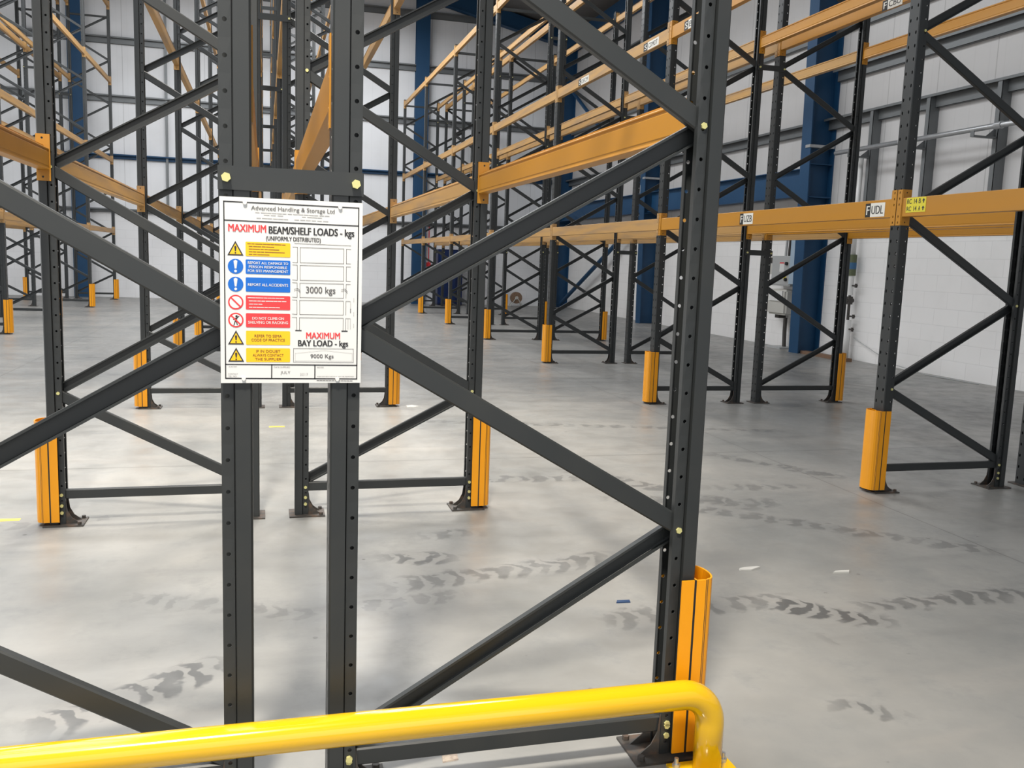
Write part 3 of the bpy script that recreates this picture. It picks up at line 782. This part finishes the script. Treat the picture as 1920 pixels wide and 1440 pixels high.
st('lettering', '2017', 'grey_ink', 1028, 2162, 1128, 2194, .0)
st('lettering', 'JOB REF', 'mid_ink', 188, 2086, 285, 2102)
st('lettering', 'CONTACT', 'mid_ink', 184, 2174, 298, 2190)
st('lettering', 'TEL. NO.', 'mid_ink', 184, 2204, 285, 2219)
st('lettering', 'DATE SUPPLIED', 'mid_ink', 718, 2086, 908, 2102)
st('lettering', 'NOTES', 'mid_ink', 1236, 2085, 1316, 2101)
st('lettering', 'THIS NOTICE SHOULD NOT BE REMOVED', 'mid_ink', 1236, 2196, 1690, 2212)
lines('small_print', [((1236+i*37, 2255), (1262+i*37, 2255)) for i in range(12)], .0014, 'mid_ink')
for i, (X0, Y0) in enumerate(((1640, 1300), (1640, 1380), (1610, 1500), (1640, 1500), (1680, 1250), (1680, 1420), (1680, 1560))):
    lines('small_print', [((X0, Y0+q*26), (X0, Y0+q*26+18)) for q in range(5 if i in (0, 2, 3) else 2)], .0013, 'grey_ink')
for X0, Y0 in ((358, 117), (1500, 174), (365, 2240), (1485, 2237)):
    a = S(X0, Y0); bm = bmesh.new(); cyl(bm, (a[0], .002, a[1]), (a[0], -.0035, a[1]), .0052, 16, .0042)
    obj('screw_cap', bm, M['white'], sign)

# ---------------------------------------------------------------- low yellow hoop barrier in front of the rack end
gr = thing('guard_rail', 'glossy yellow tubular hoop barrier low in front of the rack end', 'barrier', (1.14, 2.02, 0))
R_, BR, HZ = .038, .085, .235
xe, xs = 0.0, -2.3
pts = [(xe, 0, .008), (xe, 0, HZ-BR)]
pts += [(xe-BR+BR*math.cos(t), 0, HZ-BR+BR*math.sin(t)) for t in [PI/2*i/12 for i in range(1, 13)]]
pts += [(xe-BR-(i/14)*(xe-BR-xs-BR), 0, HZ) for i in range(1, 14)]
pts += [(xs+BR-BR*math.sin(t), 0, HZ-BR+BR*math.cos(t)) for t in [PI/2*i/12 for i in range(0, 13)]]
pts += [(xs, 0, .008)]
bm = bmesh.new(); tube(bm, pts, R_, 32); smooth(obj('tube', bm, M['yellow'], gr))
for x in (xe, xs):
    p = obj('base_plate', boxes((x-.09, x+.09, -.10, .058, 0, .008)), M['yellow'], gr)
    for sx in (-1, 1):
        for sy in (-1, 1):
            bm = bmesh.new(); cyl(bm, (x+sx*.07, sy*.058-.02, .006), (x+sx*.07, sy*.058-.02, .018), .011, 6); cyl(bm, (x+sx*.07, sy*.058-.02, .018), (x+sx*.07, sy*.058-.02, .034), .006, 10)
            obj('anchor_bolt', bm, M['bluezinc'], p)

# ---------------------------------------------------------------- things along the right wall
t = thing('switch_cabinet', 'grey electrical cabinet with black knob, mounted on the right wall beside a blue column', 'electrical box', (RX, 13.9, 1.34))
body = obj('body', boxes((-.24, -.002, -.36, .24, -.26, .25)), M['cabinet'], t)
dr = obj('door', boxes((-.252, -.24, -.34, .22, -.24, .235)), M['cabinet'], t)
obj('warning_label', boxes((-.2535, -.252, -.16, -.02, -.02, .14)), M['white'], dr)
obj('warning_strip', boxes((-.2545, -.2535, -.16, -.02, .12, .14)), M['red'], dr)
obj('hazard_label', boxes((-.2535, -.252, -.24, -.16, -.15, -.06)), M['label_yellow'], dr)
for z in (.12, -.15):
    bm = bmesh.new(); cyl(bm, (-.25, -.25, z), (-.285, -.25, z), .03, 16); obj('knob', bm, M['black'], dr)
t = thing('meter_box', 'small cream meter box with dark window, left of the grey electrical cabinet', 'electrical box', (RX, 14.33, 1.43))
obj('case', boxes((-.2, -.002, -.17, .08, -.16, .16)), M['cabinet_pale'], t)
obj('window', boxes((-.203, -.2, -.12, .04, .03, .13)), M['iron'], t)
t = thing('isolator_box', 'white rounded isolator box below the grey electrical cabinet', 'electrical box', (RX, 13.88, .8))
bm = boxes((-.27, -.002, -.28, .30, -.22, .22)); bmesh.ops.bevel(bm, geom=[e for e in bm.edges], offset=.035, segments=3, affect='EDGES'); obj('case', bm, M['cabinet_pale'], t)
obj('lid', boxes((-.29, -.265, -.2, .22, .02, .19)), M['white'], t)
obj('gland', boxes((-.2, -.06, .0, .12, -.28, -.22)), M['iron'], t)
bm = bmesh.new(); tube(bm, [(RX-.1, 13.82, .53), (RX-.1, 13.82, .3), (RX-.1, 13.80, .012)], .035, 12)
t = thing('cable_duct', 'black cable duct from floor up to the white isolator box', 'cable', (RX-.1, 13.82, 0))
o = obj('duct', bm, M['iron'], t); o.location = (-(RX-.1), -13.82, 0)
obj('foot', boxes((-.2, .08, -.2, .22, 0, .03)), M['cabinet'], t)
for i in range(4):
    y = 13.66+.1*i
    bm = bmesh.new(); tube(bm, [(RX-.1, y, 1.58), (RX-.09, y, 1.9), (RX-.05, y+.02, 2.3)], .022, 10)
    tag(obj('conduit', bm, M['cabinet' if i % 2 else 'iron']), '%s vertical conduit rising from the grey cabinet, %s from the column' % ('pale' if i % 2 else 'dark', ('nearest', 'second', 'third', 'farthest')[i]), 'conduit', 'conduits above the grey electrical cabinet')
tag(obj('wall_panel', boxes((RX-.3, RX-.002, 13.2, 13.5, 1.12, 2.0)), M['paleblue']), 'pale blue box panel on the wall, tucked behind the blue column', 'panel')
# riser pipe with valves beyond the column
t = thing('riser_pipe', 'white riser pipe with valves and green sleeve standing against the right wall', 'pipe', (RX-.12, 12.06, 0))
bm = bmesh.new(); tube(bm, [(0, 0, .0), (0, 0, .62)], .055, 14); smooth(obj('lower_pipe', bm, M['white'], t))
bm = bmesh.new(); tube(bm, [(0, 0, .6), (0, 0, 1.25)], .022, 12); obj('valve_stem_pipe', bm, M['iron'], t)
bm = bmesh.new(); cyl(bm, (0, 0, .86), (0, 0, .98), .05, 12); cyl(bm, (-.06, 0, .92), (.06, 0, .92), .035, 12); o = obj('valve', bm, M['iron'], t)
for z in (.48, .68, 1.15):
    bm = bmesh.new(); cyl(bm, (0, 0, z), (0, -.16, z), .012, 8); cyl(bm, (0, -.13, z-.03), (0, -.13, z+.03), .02, 8); obj('valve_lever', bm, M['iron'], t)
bm = bmesh.new(); tube(bm, [(0, 0, 1.0), (0, 0, 1.3)], .045, 14); obj('pale_sleeve', bm, M['white'], t)
bm = bmesh.new(); tube(bm, [(0, 0, 1.3), (0, 0, 1.62)], .06, 14); obj('green_sleeve', bm, M['green'], t)
bm = bmesh.new(); tube(bm, [(0, 0, 1.4), (0, 0, 1.5)], .0615, 14); obj('blue_band', bm, M['sleeve_blue'], t)
bm = bmesh.new(); tube(bm, [(0, 0, 1.6), (0, 0, 3.1)], .036, 14); smooth(obj('upper_pipe', bm, M['white'], t))
t = thing('wall_pipe', 'long bright galvanised pipe carried on wall arms high on the right wall', 'pipe', (8.42, 10, 3.11))
bm = bmesh.new(); tube(bm, [(0, -3.2, .034), (0, 2.3, .034)], .034, 14); smooth(obj('pipe', bm, M['galv'], t))
for y in (-.9, .8):
    bm = bmesh.new(); tube(bm, [(0, y-.05, .034), (0, y+.05, .034)], .045, 14); obj('coupling', bm, M['galv'], t)
tag(obj('timber_board', boxes((8.5, 8.62, 11.75, 12.95, 0, .05)), M['timber']), 'brown timber board lying on the floor along the right wall', 'board')
bm = bmesh.new(); tube(bm, [(RX-.03, 12.0, .35), (RX-.05, 11.5, .2), (RX-.12, 10.9, .06), (RX-.15, 10.2, .006), (RX-.12, 9.3, .006)], .006, 8)
tag(obj('cable', bm, M['cabinet']), 'thin grey cable trailing from the riser pipe along the wall foot', 'cable')

# ---------------------------------------------------------------- things along the end wall
t = thing('blue_machine', 'tall blue cabinet with white round emblem standing by the end wall', 'cabinet', (5.16, EY-.33, 0))
obj('body', boxes((-.36, .36, -.28, .30, 0.02, 1.6)), M['machine'], t)
d_ = obj('front_panel', boxes((-.34, .16, -.30, -.28, .06, 1.56)), mat('blue_front_panel', (.005, .024, .115), .3), t)
bm = bmesh.new()
for i in range(26):
    a0, a1 = math.radians(-20+i*320/26), math.radians(-20+(i+1)*320/26)
    v = [bm.verts.new((-.02+r*math.cos(a), -.3015, 1.17+1.25*r*math.sin(a))) for a, r in ((a0, .1), (a1, .1), (a1, .145), (a0, .145))]; bm.faces.new(v)
v = [bm.verts.new(p) for p in ((-.08, -.3015, 1.14), (.06, -.3015, 1.14), (.06, -.3015, 1.18), (-.08, -.3015, 1.18))]; bm.faces.new(v)
obj('emblem', bm, M['white'], d_)
obj('feet', boxes((-.34, -.28, -.26, .28, 0, .02), (.28, .34, -.26, .28, 0, .02)), M['black'], t)
t = thing('fire_call_point', 'red fire call point with red conduit on the end wall beside the blue post', 'alarm', (4.62, EY, 1.15))
obj('box', boxes((-.06, .06, -.06, -.002, -.06, .06)), M['red'], t)
bm = bmesh.new(); cyl(bm, (0, -.03, .06), (0, -.03, 1.15), .013, 8); obj('conduit', bm, M['red'], t)
t = thing('hose_reel', 'round brown hose reel on pale splayed stand on the floor by the end wall', 'reel', (7.2, EY-.45, 0))
bm = bmesh.new(); cyl(bm, (0, -.07, .26), (0, .07, .26), .17, 28); obj('coil', bm, M['brown'], t)
bm = bmesh.new(); cyl(bm, (0, -.085, .26), (0, .085, .26), .05, 20); obj('hub', bm, M['cabinet_pale'], t)
for s in (-1, 1):
    bm = bmesh.new()
    for y in (-.09, .09): tube(bm, [(s*.03, y, .24), (s*.2, y, .006)], .012, 8)
    tube(bm, [(s*.2, -.09, .012), (s*.2, .09, .012)], .012, 8)
    obj('leg', bm, M['cabinet_pale'], t)

# ---------------------------------------------------------------- litter on the floor
def scrap(name, label, cat, x, y, pts, m, z=.004):
    bm = bmesh.new(); n = len(pts)
    va = [bm.verts.new((a, b, 0)) for a, b in pts]; vb = [bm.verts.new((a*.96, b*.96, z+random.uniform(0, z))) for a, b in pts]
    bm.faces.new(va[::-1]); c = bm.verts.new((0, 0, z*1.6))
    for i in range(n):
        bm.faces.new((va[i], va[(i+1) % n], vb[(i+1) % n], vb[i])); bm.faces.new((vb[i], vb[(i+1) % n], c))
    o = obj(name, bm, M[m]); o.location = (x, y, 0); return tag(o, label, cat)
scrap('paper_scrap', 'torn white paper scrap on the floor right of the near rack post', 'litter', 2.118, 3.49, [(-.055, -.012), (.0, -.02), (.058, .005), (.05, .018), (-.02, .012), (-.05, .005)], 'paper')
scrap('paper_scrap', 'small white scrap on the floor beside the right guard of the third central frame', 'litter', 1.285, 8.03, [(-.05, -.05), (.03, -.06), (.07, .0), (.02, .06), (-.04, .04)], 'paper')
scrap('paper_scrap', 'crumpled pale scrap on the floor farther right of the torn white scrap', 'litter', 2.52, 3.38, [(-.05, -.01), (.03, -.018), (.05, .008), (-.02, .015)], 'paper')
scrap('plastic_scrap', 'small blue plastic scrap on the floor inside the near frame', 'litter', 1.389, 3.22, [(-.03, -.008), (.03, -.012), (.035, .008), (-.02, .012)], 'scrap_blue')
scrap('tape_strip', 'short yellow tape strip on the floor at the far left', 'litter', -1.235, 4.77, [(-.1, -.018), (.07, -.018), (.07, .02), (-.1, .02)], 'tape', .0015)
scrap('tape_strip', 'faint yellow tape strip on the bright floor behind the notice', 'litter', .09, 7.13, [(-.06, -.02), (.06, -.02), (.06, .02), (-.06, .02)], 'tape', .0015)
scrap('concrete_chip', 'pale pink chipped patch of grit below the bottom rail of the near frame', 'litter', .485, 2.26, [(-.025, -.04), (.02, -.035), (.025, .03), (-.015, .04)], 'grit', .002)
